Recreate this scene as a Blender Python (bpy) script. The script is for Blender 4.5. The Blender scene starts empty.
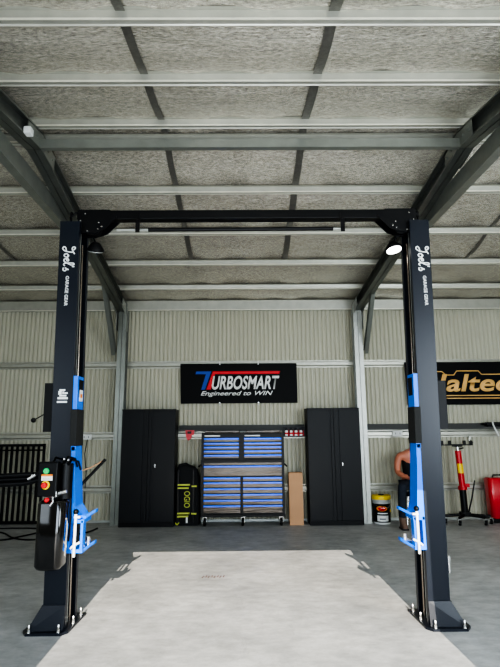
import bpy, math, random
from mathutils import Vector, Matrix
random.seed(7)
S = bpy.context.scene
COL = S.collection
PI = math.pi
R = math.radians

# ------------------------------------------------------------------ materials
def lin(c):
    return tuple(((v/255)/12.92 if v/255 <= .04045 else ((v/255+.055)/1.055)**2.4) for v in c) + (1.0,)

def mat(name, rgb, rough=.5, metal=0., var=.12, scale=6., bump=0., bscale=40., emit=0., coat=0., stretch=(1, 1, 1), spec=.5):
    m = bpy.data.materials.new(name); m.use_nodes = True
    nt = m.node_tree; N = nt.nodes; L = nt.links
    b = N['Principled BSDF']
    b.inputs['Roughness'].default_value = rough
    b.inputs['Metallic'].default_value = metal
    b.inputs['Specular IOR Level'].default_value = spec
    if coat: b.inputs['Coat Weight'].default_value = coat; b.inputs['Coat Roughness'].default_value = .08
    tc = N.new('ShaderNodeTexCoord'); mp = N.new('ShaderNodeMapping'); mp.inputs['Scale'].default_value = stretch
    L.new(tc.outputs['Object'], mp.inputs['Vector'])
    nz = N.new('ShaderNodeTexNoise'); nz.inputs['Scale'].default_value = scale; nz.inputs['Detail'].default_value = 5
    L.new(mp.outputs['Vector'], nz.inputs['Vector'])
    mx = N.new('ShaderNodeMix'); mx.data_type = 'RGBA'
    c = lin(rgb)
    mx.inputs['A'].default_value = tuple(v*(1-var) for v in c[:3])+(1,)
    mx.inputs['B'].default_value = tuple(min(1, v*(1+var)) for v in c[:3])+(1,)
    L.new(nz.outputs['Fac'], mx.inputs['Factor']); L.new(mx.outputs['Result'], b.inputs['Base Color'])
    if bump:
        n2 = N.new('ShaderNodeTexNoise'); n2.inputs['Scale'].default_value = bscale; n2.inputs['Detail'].default_value = 4
        L.new(mp.outputs['Vector'], n2.inputs['Vector'])
        bp = N.new('ShaderNodeBump'); bp.inputs['Strength'].default_value = bump; bp.inputs['Distance'].default_value = .01
        L.new(n2.outputs['Fac'], bp.inputs['Height']); L.new(bp.outputs['Normal'], b.inputs['Normal'])
    if emit:
        b.inputs['Emission Color'].default_value = c; b.inputs['Emission Strength'].default_value = emit
    return m

M = {
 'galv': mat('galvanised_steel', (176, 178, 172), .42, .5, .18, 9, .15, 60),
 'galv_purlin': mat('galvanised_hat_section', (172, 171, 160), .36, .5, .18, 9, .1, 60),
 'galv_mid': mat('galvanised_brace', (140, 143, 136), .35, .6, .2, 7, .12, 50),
 'galv_lip_glint': mat('purlin_lip_glint', (226, 223, 208), .36, .4, .12, 9, .1, 60),
 'galv_dark': mat('galvanised_frame', (118, 121, 116), .32, .7, .25, 7, .12, 50),
 'wall': mat('cream_wall_sheet', (182, 179, 160), .45, 0, .05, 3),
 'black': mat('black_powdercoat', (10, 10, 11), .5, 0, .2, 20, spec=.25),
 'cab': mat('charcoal_cabinet_steel', (20, 21, 23), .5, 0, .1, 8, .1, 200, spec=.3),
 'post': mat('navy_black_paint', (22, 27, 36), .36, 0, .1, 5, spec=.38),
 'inner': mat('channel_black', (8, 8, 10), .45, 0, .2, 10, spec=.3),
 'rod': mat('cylinder_rod_steel', (150, 140, 130), .25, .9, .1, 10),
 'chrome': mat('bright_zinc', (215, 215, 212), .22, .9, .1, 20),
 'blue': mat('blue_enamel', (0, 122, 245), .35, 0, .08, 6, coat=.15),
 'rubber': mat('black_rubber', (34, 34, 32), .85, 0, .25, 40, .4, 150),
 'stainless': mat('polished_chest_steel', (70, 66, 62), .25, .9, .4, 5, .6, 9, stretch=(.5, 1, 4)),
 'pull': mat('blue_drawer_pull', (0, 98, 250), .3, .2, .1, 10),
 'white': mat('white_print', (238, 238, 235), .6, 0, .03, 10),
 'plastic': mat('white_plastic', (225, 226, 222), .5, 0, .04, 10),
 'red': mat('red_enamel', (196, 18, 34), .35, 0, .1, 8, coat=.2),
 'redtext': mat('red_print', (214, 28, 36), .6, 0, .05, 10),
 'bluetext': mat('blue_print', (28, 66, 160), .6, 0, .05, 10),
 'gold': mat('gold_print', (240, 190, 115), .6, 0, .1, 12),
 'vinyl': mat('black_vinyl', (7, 7, 9), .6, 0, .2, 6, .3, 3, spec=.2),
 'yellow': mat('yellow_plastic', (240, 205, 20), .4, 0, .06, 8),
 'lime': mat('lime_strap', (188, 197, 80), .6, 0, .1, 30),
 'fabric': mat('black_bag_fabric', (24, 24, 26), .9, 0, .3, 50, .4, 120),
 'card': mat('cardboard', (188, 146, 110), .8, 0, .08, 5, .1, 60),
 'green': mat('green_button', (20, 200, 110), .35, 0, .05, 8),
 'orange': mat('orange_print', (235, 130, 40), .6, 0, .05, 8),
 'shelf': mat('grey_shelf_board', (66, 66, 63), .6, 0, .1, 6),
 'brown': mat('brown_print', (110, 62, 50), .6, 0, .5, 18),
 'grey': mat('grey_print', (120, 122, 124), .6, 0, .3, 40),
 'tank': mat('glossy_black_tank', (16, 15, 15), .12, 0, .1, 6, coat=.6),
 'skin': mat('skin', (190, 120, 94), .5, 0, .12, 8),
 'denim': mat('dark_denim', (34, 40, 52), .85, 0, .35, 12, .3, 120),
 'singlet': mat('black_cotton', (16, 16, 18), .85, 0, .2, 20),
 'leather': mat('tan_boot_leather', (112, 88, 74), .7, 0, .2, 12),
 'hair': mat('dark_hair', (38, 28, 22), .8, 0, .3, 60, .5, 100),
 'lamp_on': mat('lit_lamp_diffuser', (255, 255, 250), .5, 0, .01, 5, emit=6.),
 'lamp_off': mat('unlit_lamp_diffuser', (170, 172, 170), .4, 0, .03, 5),
 'seam': mat('dark_seam_tape', (104, 102, 96), .4, .4, .4, 30, .3, 60),
 'outside': mat('outside_concrete', (190, 184, 172), .8, 0, .1, 2),
 'roofout': mat('roof_sheet', (150, 152, 150), .5, .3, .1, 3),
}

def floor_mat():
    m = bpy.data.materials.new('concrete_floor'); m.use_nodes = True
    nt = m.node_tree; N = nt.nodes; L = nt.links; b = N['Principled BSDF']
    tc = N.new('ShaderNodeTexCoord')
    def noise(sc, det, rough=.6, stretch=None):
        n = N.new('ShaderNodeTexNoise'); n.inputs['Scale'].default_value = sc; n.inputs['Detail'].default_value = det; n.inputs['Roughness'].default_value = rough
        if stretch:
            mp = N.new('ShaderNodeMapping'); mp.inputs['Scale'].default_value = stretch
            L.new(tc.outputs['Object'], mp.inputs['Vector']); L.new(mp.outputs['Vector'], n.inputs['Vector'])
        else: L.new(tc.outputs['Object'], n.inputs['Vector'])
        return n
    def ramp(src, p0, p1, c0, c1):
        r = N.new('ShaderNodeValToRGB'); r.color_ramp.elements[0].position = p0; r.color_ramp.elements[1].position = p1
        r.color_ramp.elements[0].color = c0; r.color_ramp.elements[1].color = c1
        L.new(src.outputs['Fac'], r.inputs['Fac']); return r
    def mul(a, bb, f=1.):
        x = N.new('ShaderNodeMix'); x.data_type = 'RGBA'; x.blend_type = 'MULTIPLY'; x.inputs['Factor'].default_value = f
        L.new(a, x.inputs['A']); L.new(bb, x.inputs['B']); return x.outputs['Result']
    g = lambda v: (v, v, v, 1)
    r1 = ramp(noise(1.3, 6, .65), .3, .72, lin((160, 161, 160)), lin((204, 204, 202)))
    r2 = ramp(noise(5.5, 6, .7, (1, 1.8, 1)), .36, .62, g(.76), g(1))
    r3 = ramp(noise(30, 3), .3, .6, g(.93), g(1))
    r4 = ramp(noise(2.4, 8, .8, (2.5, .5, 1)), .60, .72, g(1), g(.78))
    L.new(mul(mul(mul(r1.outputs['Color'], r2.outputs['Color']), r3.outputs['Color']), r4.outputs['Color']), b.inputs['Base Color'])
    rr = ramp(noise(3, 4), .3, .7, g(.42), g(.62)); L.new(rr.outputs['Color'], b.inputs['Roughness'])
    bp = N.new('ShaderNodeBump'); bp.inputs['Strength'].default_value = .12; bp.inputs['Distance'].default_value = .004
    L.new(noise(60, 3).outputs['Fac'], bp.inputs['Height']); L.new(bp.outputs['Normal'], b.inputs['Normal'])
    b.inputs['Specular IOR Level'].default_value = .35
    return m
M['floor'] = floor_mat()

def foil_mat():
    m = bpy.data.materials.new('foil_insulation'); m.use_nodes = True
    nt = m.node_tree; N = nt.nodes; L = nt.links; b = N['Principled BSDF']
    tc = N.new('ShaderNodeTexCoord'); mp = N.new('ShaderNodeMapping'); mp.inputs['Scale'].default_value = (.6, 1.5, 1)
    L.new(tc.outputs['Object'], mp.inputs['Vector'])
    n = N.new('ShaderNodeTexNoise'); n.inputs['Scale'].default_value = 38; n.inputs['Detail'].default_value = 6; n.inputs['Roughness'].default_value = .68
    L.new(mp.outputs['Vector'], n.inputs['Vector'])
    n3 = N.new('ShaderNodeTexNoise'); n3.inputs['Scale'].default_value = 2.2; n3.inputs['Detail'].default_value = 3
    L.new(mp.outputs['Vector'], n3.inputs['Vector'])
    r = N.new('ShaderNodeValToRGB'); r.color_ramp.elements[0].position = .35; r.color_ramp.elements[1].position = .68
    r.color_ramp.elements[0].color = lin((160, 156, 146)); r.color_ramp.elements[1].color = lin((255, 249, 234))
    L.new(n.outputs['Fac'], r.inputs['Fac']); L.new(r.outputs['Color'], b.inputs['Base Color'])
    b.inputs['Metallic'].default_value = .72; b.inputs['Roughness'].default_value = .26
    add = N.new('ShaderNodeMath'); add.operation = 'MULTIPLY_ADD'; add.inputs[1].default_value = 3.
    L.new(n3.outputs['Fac'], add.inputs[0]); L.new(n.outputs['Fac'], add.inputs[2])
    bp = N.new('ShaderNodeBump'); bp.inputs['Strength'].default_value = .9; bp.inputs['Distance'].default_value = .018
    L.new(add.outputs[0], bp.inputs['Height']); L.new(bp.outputs['Normal'], b.inputs['Normal'])
    return m
M['foil'] = foil_mat()

# ------------------------------------------------------------------ mesh builder
def wloc(o):
    v = Vector((0, 0, 0))
    while o is not None: v += o.location; o = o.parent
    return v

class MB:
    def __init__(s): s.v = []; s.f = []; s.m = []; s.mi = 0; s.sm = []; s.X = None
    def add(s, vs, fs, smooth=False):
        o = len(s.v)
        for p in vs:
            p = Vector(p); s.v.append(s.X @ p if s.X else p)
        for f in fs: s.f.append([i+o for i in f]); s.m.append(s.mi); s.sm.append(smooth)
        return s
    def use(s, i): s.mi = i; return s
    def box(s, x0, x1, y0, y1, z0, z1):
        vs = [(x, y, z) for x in (x0, x1) for y in (y0, y1) for z in (z0, z1)]
        return s.add(vs, [(0, 1, 3, 2), (4, 6, 7, 5), (0, 4, 5, 1), (2, 3, 7, 6), (0, 2, 6, 4), (1, 5, 7, 3)])
    def loft(s, rings, cap=True, smooth=False):
        n = len(rings[0]); vs = [p for r in rings for p in r]; fs = []
        for k in range(len(rings)-1):
            for i in range(n):
                j = (i+1) % n; fs.append((k*n+i, k*n+j, (k+1)*n+j, (k+1)*n+i))
        s.add(vs, fs, smooth)
        if cap:
            s.add(rings[0], [tuple(range(n))[::-1]]); s.add(rings[-1], [tuple(range(n))])
        return s
    def sweep(s, prof, p0, p1):      # prof: 3-D offsets
        p0 = Vector(p0); p1 = Vector(p1)
        return s.loft([[p0+Vector(q) for q in prof], [p1+Vector(q) for q in prof]])
    def prism_y(s, poly, y0, y1):    # poly in (x, z)
        return s.loft([[(a, y0, b) for a, b in poly], [(a, y1, b) for a, b in poly]])
    def prism_z(s, poly, z0, z1):    # poly in (x, y)
        return s.loft([[(a, b, z0) for a, b in poly], [(a, b, z1) for a, b in poly]])
    def prism_x(s, poly, x0, x1):    # poly in (y, z)
        return s.loft([[(x0, a, b) for a, b in poly], [(x1, a, b) for a, b in poly]])
    def tube(s, pts, r, n=10, cap=True):
        pts = [Vector(p) for p in pts]; rs = r if isinstance(r, (list, tuple)) else [r]*len(pts)
        rings = []; up = None
        for i, p in enumerate(pts):
            d = (pts[min(i+1, len(pts)-1)]-pts[max(i-1, 0)]).normalized()
            if up is None:
                up = Vector((0, 0, 1)) if abs(d.z) < .9 else Vector((0, 1, 0))
            a = d.cross(up).normalized(); b = a.cross(d).normalized(); up = b
            rings.append([p+(a*math.cos(t)+b*math.sin(t))*rs[i] for t in [2*PI*k/n for k in range(n)]])
        return s.loft(rings, cap, True)
    def lathe(s, c, prof, n=24, axis='z'):  # prof (r, h)
        rings = []
        for r, h in prof:
            ring = []
            for k in range(n):
                t = 2*PI*k/n; a, b = r*math.cos(t), r*math.sin(t)
                o = (a, b, h) if axis == 'z' else ((a, h, -b) if axis == 'y' else (h, a, b))
                ring.append(Vector(c)+Vector(o))
            rings.append(ring)
        return s.loft(rings, True, True)
    def ball(s, c, r, n=14, sc=(1, 1, 1)):
        rings = []
        for i in range(1, n):
            ph = PI*i/n
            rings.append([Vector(c)+Vector((r*math.sin(ph)*math.cos(t)*sc[0], r*math.sin(ph)*math.sin(t)*sc[1], -r*math.cos(ph)*sc[2])) for t in [2*PI*k/16 for k in range(16)]])
        return s.loft(rings, True, True)
    def build(s, name, mats, parent=None, bevel=0, origin=None, seg=2):
        if isinstance(mats, str): mats = [mats]
        if origin is None:
            xs = [p.x for p in s.v]; ys = [p.y for p in s.v]; zs = [p.z for p in s.v]
            origin = Vector(((min(xs)+max(xs))/2, (min(ys)+max(ys))/2, min(zs)))
        origin = Vector(origin)
        me = bpy.data.meshes.new(name)
        me.from_pydata([tuple(p-origin) for p in s.v], [], s.f)
        for k in mats: me.materials.append(M[k])
        for i, p in enumerate(me.polygons): p.material_index = s.m[i]; p.use_smooth = s.sm[i]
        import bmesh
        bm = bmesh.new(); bm.from_mesh(me); bmesh.ops.recalc_face_normals(bm, faces=bm.faces); bm.to_mesh(me); bm.free()
        o = bpy.data.objects.new(name, me); COL.objects.link(o)
        if parent is not None: o.parent = parent; o.location = origin-wloc(parent)
        else: o.location = origin
        if bevel:
            b = o.modifiers.new('bevel', 'BEVEL'); b.width = bevel; b.segments = seg; b.limit_method = 'ANGLE'; b.angle_limit = R(40)
        return o

def tag(o, label, cat, group=None, kind=None):
    if label: o['label'] = label
    if cat: o['category'] = cat
    if group: o['group'] = group
    if kind: o['kind'] = kind
    return o
def struct(o): o['kind'] = 'structure'; return o
def empty(name, loc, label, cat, group=None):
    o = bpy.data.objects.new(name, None); o.location = loc; o.empty_display_size = .1; COL.objects.link(o)
    return tag(o, label, cat, group)
def children(o): return [c for c in bpy.data.objects if c.parent == o]
def copy_tree(o, delta=None, parent=None):
    c = o.copy(); COL.objects.link(c)
    if parent is not None: c.parent = parent
    if delta is not None: c.location = o.location+Vector(delta)
    for ch in children(o): copy_tree(ch, None, c)
    return c

def text_mesh(name, body, x0, x1, z0, z1, y, mt, parent, shear=0., bold=0., depth=.002, face='front', rot=0, label=None, spacing=1.):
    """flat lettering facing -Y, fitted in the rectangle x0..x1, z0..z1 (rot=-90: reads downward)"""
    cu = bpy.data.curves.new(name+'_curve', 'FONT'); cu.body = body; cu.offset = bold; cu.extrude = .0; cu.shear = shear; cu.space_character = spacing
    tmp = bpy.data.objects.new(name+'_tmp', cu); COL.objects.link(tmp)
    bpy.context.view_layer.update()
    me = bpy.data.meshes.new_from_object(tmp.evaluated_get(bpy.context.evaluated_depsgraph_get()))
    bpy.data.objects.remove(tmp); bpy.data.curves.remove(cu)
    pts = [(v.co.x, v.co.y) for v in me.vertices]
    if rot: pts = [(b, -a) for a, b in pts]
    ax, bx = min(p[0] for p in pts), max(p[0] for p in pts); ay, by = min(p[1] for p in pts), max(p[1] for p in pts)
    cx, cz = (x0+x1)/2, (z0+z1)/2
    for v, p in zip(me.vertices, pts):
        v.co = ((p[0]-ax)/(bx-ax)*(x1-x0)+x0-cx, 0, (p[1]-ay)/(by-ay)*(z1-z0)+z0-cz)
    me.materials.clear(); me.materials.append(M[mt]); me.name = name
    o = bpy.data.objects.new(name, me); COL.objects.link(o)
    o.location = Vector((cx, y, cz))
    if parent is not None: o.parent = parent; o.location -= wloc(parent)
    sd = o.modifiers.new('thick', 'SOLIDIFY'); sd.thickness = depth; sd.offset = 0
    if label: o['label'] = label
    return o

# ------------------------------------------------------------------ the building
SL = .176; YB = 9.5; YR = 4.9; YF = -.3
def zf(Y):   # underside of the foil
    return 4.03+(YB-Y)*SL if Y >= YR else 4.03+(YB-YR)*SL-(YR-Y)*SL
XL, XR = -6.7, 6.7

struct(MB().box(XL-.1, XR+.1, YF-.1, YB+.1, -.15, 0).build('floor', 'floor', origin=(0, 0, -.15)))
struct(MB().box(-12, 12, -12, YF-.1, -.15, -.005).build('ground', 'outside', origin=(0, 0, -.15)))

def corrugated(y, x0, x1, z0, z1, amp=.016, pitch=.08):
    b = MB(); n = int((x1-x0)/pitch*12); vs = []; fs = []
    for i in range(n+1):
        x = x0+(x1-x0)*i/n; dy = amp*math.cos(2*PI*(x-x0)/pitch)
        dy = amp*(2*((1+math.cos(2*PI*(x-x0)/pitch))/2)**2.5-1)
        vs += [(x, y+dy, z0), (x, y+dy, z1)]
    for i in range(n): fs.append((2*i, 2*i+2, 2*i+3, 2*i+1))
    b.add(vs, fs, True)
    return b
wb = corrugated(YB, XL, XR, 0, 3.96).box(XL, XR, YB+.03, YB+.05, 0, 4.1)
struct(wb.build('wall_back', 'wall', origin=(0, YB, 0)))
for nm, x in (('wall_left', XL), ('wall_right', XR)):
    b = MB(); vs = []; fs = []; n = 490
    for i in range(n+1):
        y = YF+(YB-YF)*i/n; dx = .009*math.cos(2*PI*y/.08)
        vs += [(x+dx, y, 0), (x+dx, y, zf(y)+.05)]
    for i in range(n): fs.append((2*i, 2*i+2, 2*i+3, 2*i+1))
    b.add(vs, fs, True)
    sx = -1 if x < 0 else 1
    b.loft([[(x+sx*.02, YF, 0), (x+sx*.04, YF, 0), (x+sx*.04, YF, zf(YF)), (x+sx*.02, YF, zf(YF))],
            [(x+sx*.02, YR, 0), (x+sx*.04, YR, 0), (x+sx*.04, YR, zf(YR)), (x+sx*.02, YR, zf(YR))],
            [(x+sx*.02, YB, 0), (x+sx*.04, YB, 0), (x+sx*.04, YB, zf(YB)), (x+sx*.02, YB, zf(YB))]])
    struct(b.build(nm, 'wall', origin=(x, 0, 0)))
# front wall with the roller door opening behind the camera
DX0, DX1, DH = -1.36, 1.67, 3.0
b = MB().box(XL, DX0, YF-.05, YF, 0, zf(YF)+.05).box(DX1, XR, YF-.05, YF, 0, zf(YF)+.05).box(DX0, DX1, YF-.05, YF, DH, zf(YF)+.05)
struct(b.build('wall_front', 'wall', origin=(0, YF, 0)))
b = MB()
for x0, s in ((DX0, 1), (DX1, -1)):
    b.box(min(x0, x0-s*.06), max(x0, x0-s*.06), YF, YF+.05, 0, 3.1)
struct(b.build('trim_1', 'galv'))

# ceiling : sagging foil blanket over the purlins, roof sheet above
PUR = [9.38, 8.72, 7.84, 6.93, 5.97, 5.08, 4.80, 3.92, 3.09, 2.15, 1.25, .3]
b = MB(); vs = []; fs = []
ys = []
edges = sorted(PUR+[YB, YF])
for a, c in zip(edges[:-1], edges[1:]):
    ys += [(a+(c-a)*k/6, k/6, c-a) for k in range(6)]
ys.append((YB, 0, .1))
nx = 90
for y, t, w in ys:
    for i in range(nx+1):
        x = XL+(XR-XL)*i/nx
        sag = .05*min(1, w)*math.sin(PI*t)*(1+.35*math.sin(x*3.1+y*2))
        edge = .010*math.sin(x*2*PI/.19)*(1 if (t < .2 or t > .8) else 0)
        vs.append((x, y, zf(y)+.012-sag+edge))
m = nx+1
for j in range(len(ys)-1):
    for i in range(nx): fs.append((j*m+i, j*m+i+1, (j+1)*m+i+1, (j+1)*m+i))
b.add(vs, fs, True)
struct(b.build('ceiling', 'foil', origin=(0, 0, 0)))
b = MB()
for y0, y1 in ((YR, YB+.3), (YF-.3, YR)):
    z0 = zf(min(y0, 99)) if True else 0
    za = 4.03+(YB-y0)*SL if y0 >= YR else 4.03+(YB-YR)*SL-(YR-y0)*SL
    zb = 4.03+(YB-y1)*SL if y1 >= YR and y0 >= YR else 4.03+(YB-YR)*SL-(YR-y1)*SL
    b.loft([[(XL-.1, y0, za+.07), (XR+.1, y0, za+.07), (XR+.1, y0, za+.1), (XL-.1, y0, za+.1)],
            [(XL-.1, y1, zb+.07), (XR+.1, y1, zb+.07), (XR+.1, y1, zb+.1), (XL-.1, y1, zb+.1)]])
struct(b.build('roof', 'roofout', origin=(0, 0, 4)))

# dark overlap seams of the insulation blanket
def seam(x, w, y0, y1, n):
    b = MB(); prev = None
    rings = []
    for a, c in zip(edges[:-1], edges[1:]):
        if a < y0 or c > y1: continue
        vs = []
        for k in range(7):
            t = k/6; y = a+(c-a)*t
            sag = .05*min(1, c-a)*math.sin(PI*t)*(1+.35*math.sin(x*3.1+y*2))-.004
            vs += [(x-w/2, y, zf(y)-.006-sag), (x+w/2, y, zf(y)-.006-sag)]
        b.add(vs, [(2*k, 2*k+1, 2*k+3, 2*k+2) for k in range(6)], True)
    return b.build('insulation_seam', 'seam')
for i, (x, w, lb) in enumerate(((-.87, .07, 'dark overlap seam in the foil roof blanket, left of centre'), (.64, .08, 'dark overlap seam in the foil roof blanket, right of centre'),
                  (3.58, .05, 'dark overlap seam in the foil roof blanket, right of the right frame'), (-3.72, .05, 'overlap seam in the foil roof blanket, left of the left frame'))):
    tag(seam(x, w, 1.2 if i < 2 else 5, 8.6, i), lb, 'roof seam', 'seams of the foil roof blanket')

# purlins : Z sections on top of the frames
def purlin(y, lb, h=.095, deep=0):
    z1 = zf(y)-.004; z0 = z1-h-deep; t = .004
    prof = [(0, -.065, z1), (0, -.036, z1-t), (0, -.028, z0+.02), (0, -.030, z0+.016), (0, -.030, z0), (0, -.024, z0), (0, -.018, z0+.007), (0, .018, z0+.007), (0, .024, z0), (0, .030, z0), (0, .028, z0+.02), (0, .036, z1-t), (0, .065, z1)]
    o = MB().sweep(prof, (XL+.02, y, 0), (XR-.02, y, 0))
    for k in (3, 4, 8): o.m[k] = 1  # lip faces take a brighter zinc: the light they catch is put into the colour
    o = o.build('roof_purlin', ['galv_purlin', 'galv_lip_glint'])
    return tag(o, lb, 'purlin', 'galvanised roof purlins')
ords = {9.38: 'galvanised eave purlin where the roof meets the back wall', 8.72: 'galvanised roof purlin, first one in from the eave purlin at the back wall',
        7.84: 'galvanised roof purlin, second one in from the back wall eave', 6.93: 'galvanised roof purlin seen just below the black lift crossbeam',
        5.97: 'galvanised roof purlin seen between the lift crossbeam and the ridge', 5.08: 'galvanised ridge purlin on the back wall side of the roof ridge',
        4.80: 'galvanised ridge purlin on the near side of the roof ridge', 3.92: 'galvanised roof purlin on the near slope, first one before the ridge pair',
        3.09: 'galvanised roof purlin on the near slope, highest one in the photo', 2.15: 'galvanised roof purlin overhead, just above the top edge of the photo',
        1.25: 'galvanised roof purlin near the roller door wall, out of view above', .3: 'galvanised roof purlin against the roller door wall'}
for y in PUR: purlin(y, ords[y], h=.19 if y == 9.38 else .075)

# portal frames : column, rafters, collar tie, knee brace
def dbl_c(w, h, t=.006, lip=.02):     # two C sections back to back, local (a, b)
    r = [(.004, 0), (w, 0), (w, lip), (w-t, lip), (w-t, t), (.004+t, t), (.004+t, h-t), (w-t, h-t), (w-t, h-lip), (w, h-lip), (w, h), (.004, h)]
    return r, [(-a, bb) for a, bb in r][::-1]
def frame(xc, xe, xr, xf, s, lb):
    t = empty('portal_frame', (xc, 9.3, 0), lb, 'steel frame', 'galvanised portal frames')
    b = MB()
    for pr in dbl_c(.078, .2): b.sweep([(a, bb, 0) for a, bb in pr], (xc, 9.2, 0), (xc, 9.2, zf(9.3)-.13))
    b.box(xc-.085, xc+.085, 9.18, 9.42, 0, .01)
    b.build('column', 'galv_mid' if s < 0 else 'galv', t)  # left column in a darker zinc tone, its shade put into the colour
    for (xa, ya, xb_, yb_) in ((xe, 9.4, xr, YR), (xf, YF+.02, xr, YR)):
        b = MB()
        za = zf(ya)-.083-.2; zb = 4.03+(YB-YR)*SL-.083-.2
        for pr in dbl_c(.078, .2): b.sweep([(a, 0, bb) for a, bb in pr], (xa, ya, za), (xb_, yb_, zb))
        b.build('rafter', 'galv_dark', t)
    # ridge plates and bolts
    b = MB()
    for sx in (-1, 1):
        x = xr+sx*.082
        b.prism_x([(YR-.35, zf(YR-.35)-.28), (YR, zf(YR)-.29), (YR+.35, zf(YR+.35)-.28), (YR+.35, zf(YR+.35)-.12), (YR, zf(YR)-.12), (YR-.35, zf(YR-.35)-.12)], x-.003, x+.003)
        for dy in (-.28, -.15, .15, .28): b.tube([(x, YR+dy, zf(YR+dy)-.2), (x+sx*.018, YR+dy, zf(YR+dy)-.2)], .012, 6)
    b.build('ridge_plate', 'galv_mid', t)
    xo = xr+s*(.078+.055)
    b = MB()
    pr = [(.05, 0), (.05, .02), (.045, .02), (.045, .006), (-.045, .006), (-.045, .194), (.045, .194), (.045, .18), (.05, .18), (.05, .2), (-.05, .2), (-.05, 0)]
    pr = [(a*s, c) for a, c in pr]
    b.sweep([(a, 0, c) for a, c in pr], (xo, 3.45, 4.24), (xo+(xe-xr)*.3, 6.35, 4.24))
    b.build('collar_tie', 'galv_mid', t)
    b = MB()
    xk = xe+s*(.078+.04)
    pr = [(-.035, -.06), (.035, -.06), (.035, -.054), (-.029, -.054), (-.029, .054), (.035, .054), (.035, .06), (-.035, .06)]
    pr = [(a*-s, c) for a, c in pr]
    ax = Vector((0, .9, -1.12)).normalized(); nrm = Vector((0, 1.12, .9)).normalized()
    p0 = Vector((xk, 8.42, 4.12)); p1 = Vector((xk, 9.27, 3.02))
    b.loft([[p0+Vector((a, 0, 0))+nrm*c for a, c in pr], [p1+Vector((a, 0, 0))+nrm*c for a, c in pr]])
    b.build('knee_brace', 'galv_mid', t)
    b = MB()
    for sx in (-1, 1):
        x = xe+sx*.081
        b.prism_x([(9.19, 3.45), (9.42, 3.45), (9.42, zf(9.42)-.14), (8.95, zf(8.95)-.12), (8.95, zf(8.95)-.30), (9.19, zf(9.19)-.34)], x-.003, x+.003)
        for yy, zz in ((9.25, 3.55), (9.35, 3.55), (9.25, 3.65), (9.35, 3.65), (9.0, 3.93), (9.1, 3.9)):
            b.tube([(x, yy, zz), (x+sx*.016, yy, zz)], .012, 6)
    b.build('haunch_plate', 'galv', t)
    return t
frame(-2.30, -2.33, -2.24, -2.22, -1, 'galvanised steel portal frame on the left, its column beside the left black cabinet')
frame(2.10, 2.12, 2.37, 2.47, 1, 'galvanised steel portal frame on the right, its column beside the right black cabinet')
# tie between the two frames under the ridge
b = MB(); z = 4.535
pr = [(0, 0, 0), (0, .06, 0), (0, .06, .02), (0, .054, .02), (0, .054, .006), (0, .006, .006), (0, .006, .094), (0, .054, .094), (0, .054, .08), (0, .06, .08), (0, .06, .1), (0, 0, .1)]
b.sweep(pr, (-2.155, 4.84, z), (2.29, 4.84, z))
tag(b.build('ridge_tie_beam', 'galv_mid'), 'galvanised channel beam joining the two frames just under the ridge purlins', 'steel beam')
b = MB().box(-2.158, -2.09, 4.46, 4.54, 4.47, 4.54)
tag(b.build('junction_box', 'plastic', bevel=.006), 'small white plastic box fixed to the top of the left collar tie', 'junction box')

# wall girts (top hat sections)
GP = [(.055, -.07), (.055, -.045), (.0, -.028), (.0, .028), (.055, .045), (.055, .07), (.060, .07), (.060, .043), (.006, .024), (.006, -.024), (.060, -.043), (.060, -.07)]
for z, lb in ((2.83, 'galvanised horizontal wall rail behind the top of the hanging banners'), (1.52, 'galvanised horizontal wall rail at mid height carrying the dark shelf boards'),
              (.57, 'galvanised horizontal wall rail low on the back wall')):
    o = MB().sweep([(0, a, c) for a, c in GP], (XL+.05, 9.427, z), (XR-.05, 9.427, z)).build('wall_girt', 'galv_purlin')
    tag(o, lb, 'wall rail', 'horizontal rails on the back wall')
b = MB().box(XL+.05, XR-.05, 9.47, 9.495, 0, .04)
struct(b.build('baseboard_back', 'galv'))

# ------------------------------------------------------------------ two-post lift
lift = empty('two_post_lift', (0, 4.65, 0), 'two post car lift in navy black paint with blue carriages and overhead crossbeam', 'car lift')
LEAN = .077/3.58
def polyline_text(strokes, r, y, X0, Z0, sc, name, parent, mt='white'):
    b = MB()
    for st in strokes:   # glyph coords (a along reading direction, c up); reads downward
        pts = [(X0+c*sc, y, Z0-a*sc) for a, c in st]
        # smooth
        out = []
        for i in range(len(pts)-1):
            p0 = Vector(pts[max(i-1, 0)]); p1 = Vector(pts[i]); p2 = Vector(pts[i+1]); p3 = Vector(pts[min(i+2, len(pts)-1)])
            for k in range(4):
                t = k/4
                out.append(.5*((2*p1)+(-p0+p2)*t+(2*p0-5*p1+4*p2-p3)*t*t+(-p0+3*p1-3*p2+p3)*t**3))
        out.append(Vector(pts[-1])); b.tube(out, r, 6)
    for i, v in enumerate(b.v): b.v[i] = Vector((v.x, y+(v.y-y)*.25, v.z))
    return b.build(name, mt, parent)
JOELS = [[(.3, .95), (.1, 1.15), (-.05, 1.05), (0, .85), (.3, .85), (.75, 1.1)], [(.55, 1.02), (.5, .5), (.35, 0), (.1, -.2), (-.1, -.05), (.1, .15), (.5, .2)],
         [(.85, .45), (.7, .25), (.8, .02), (1.0, .05), (1.08, .3), (.95, .48), (.8, .4), (1.1, .38), (1.25, .3)],
         [(1.25, .25), (1.5, .35), (1.48, .5), (1.3, .45), (1.25, .15), (1.42, 0), (1.65, .15)],
         [(1.65, .15), (1.95, .8), (1.9, 1.1), (1.75, .95), (1.75, .2), (1.9, 0), (2.05, .15)],
         [(2.15, 1.15), (2.12, .9)],
         [(2.25, .15), (2.5, .55), (2.4, .4), (2.6, .2), (2.5, -.02), (2.25, .0)]]

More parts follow.
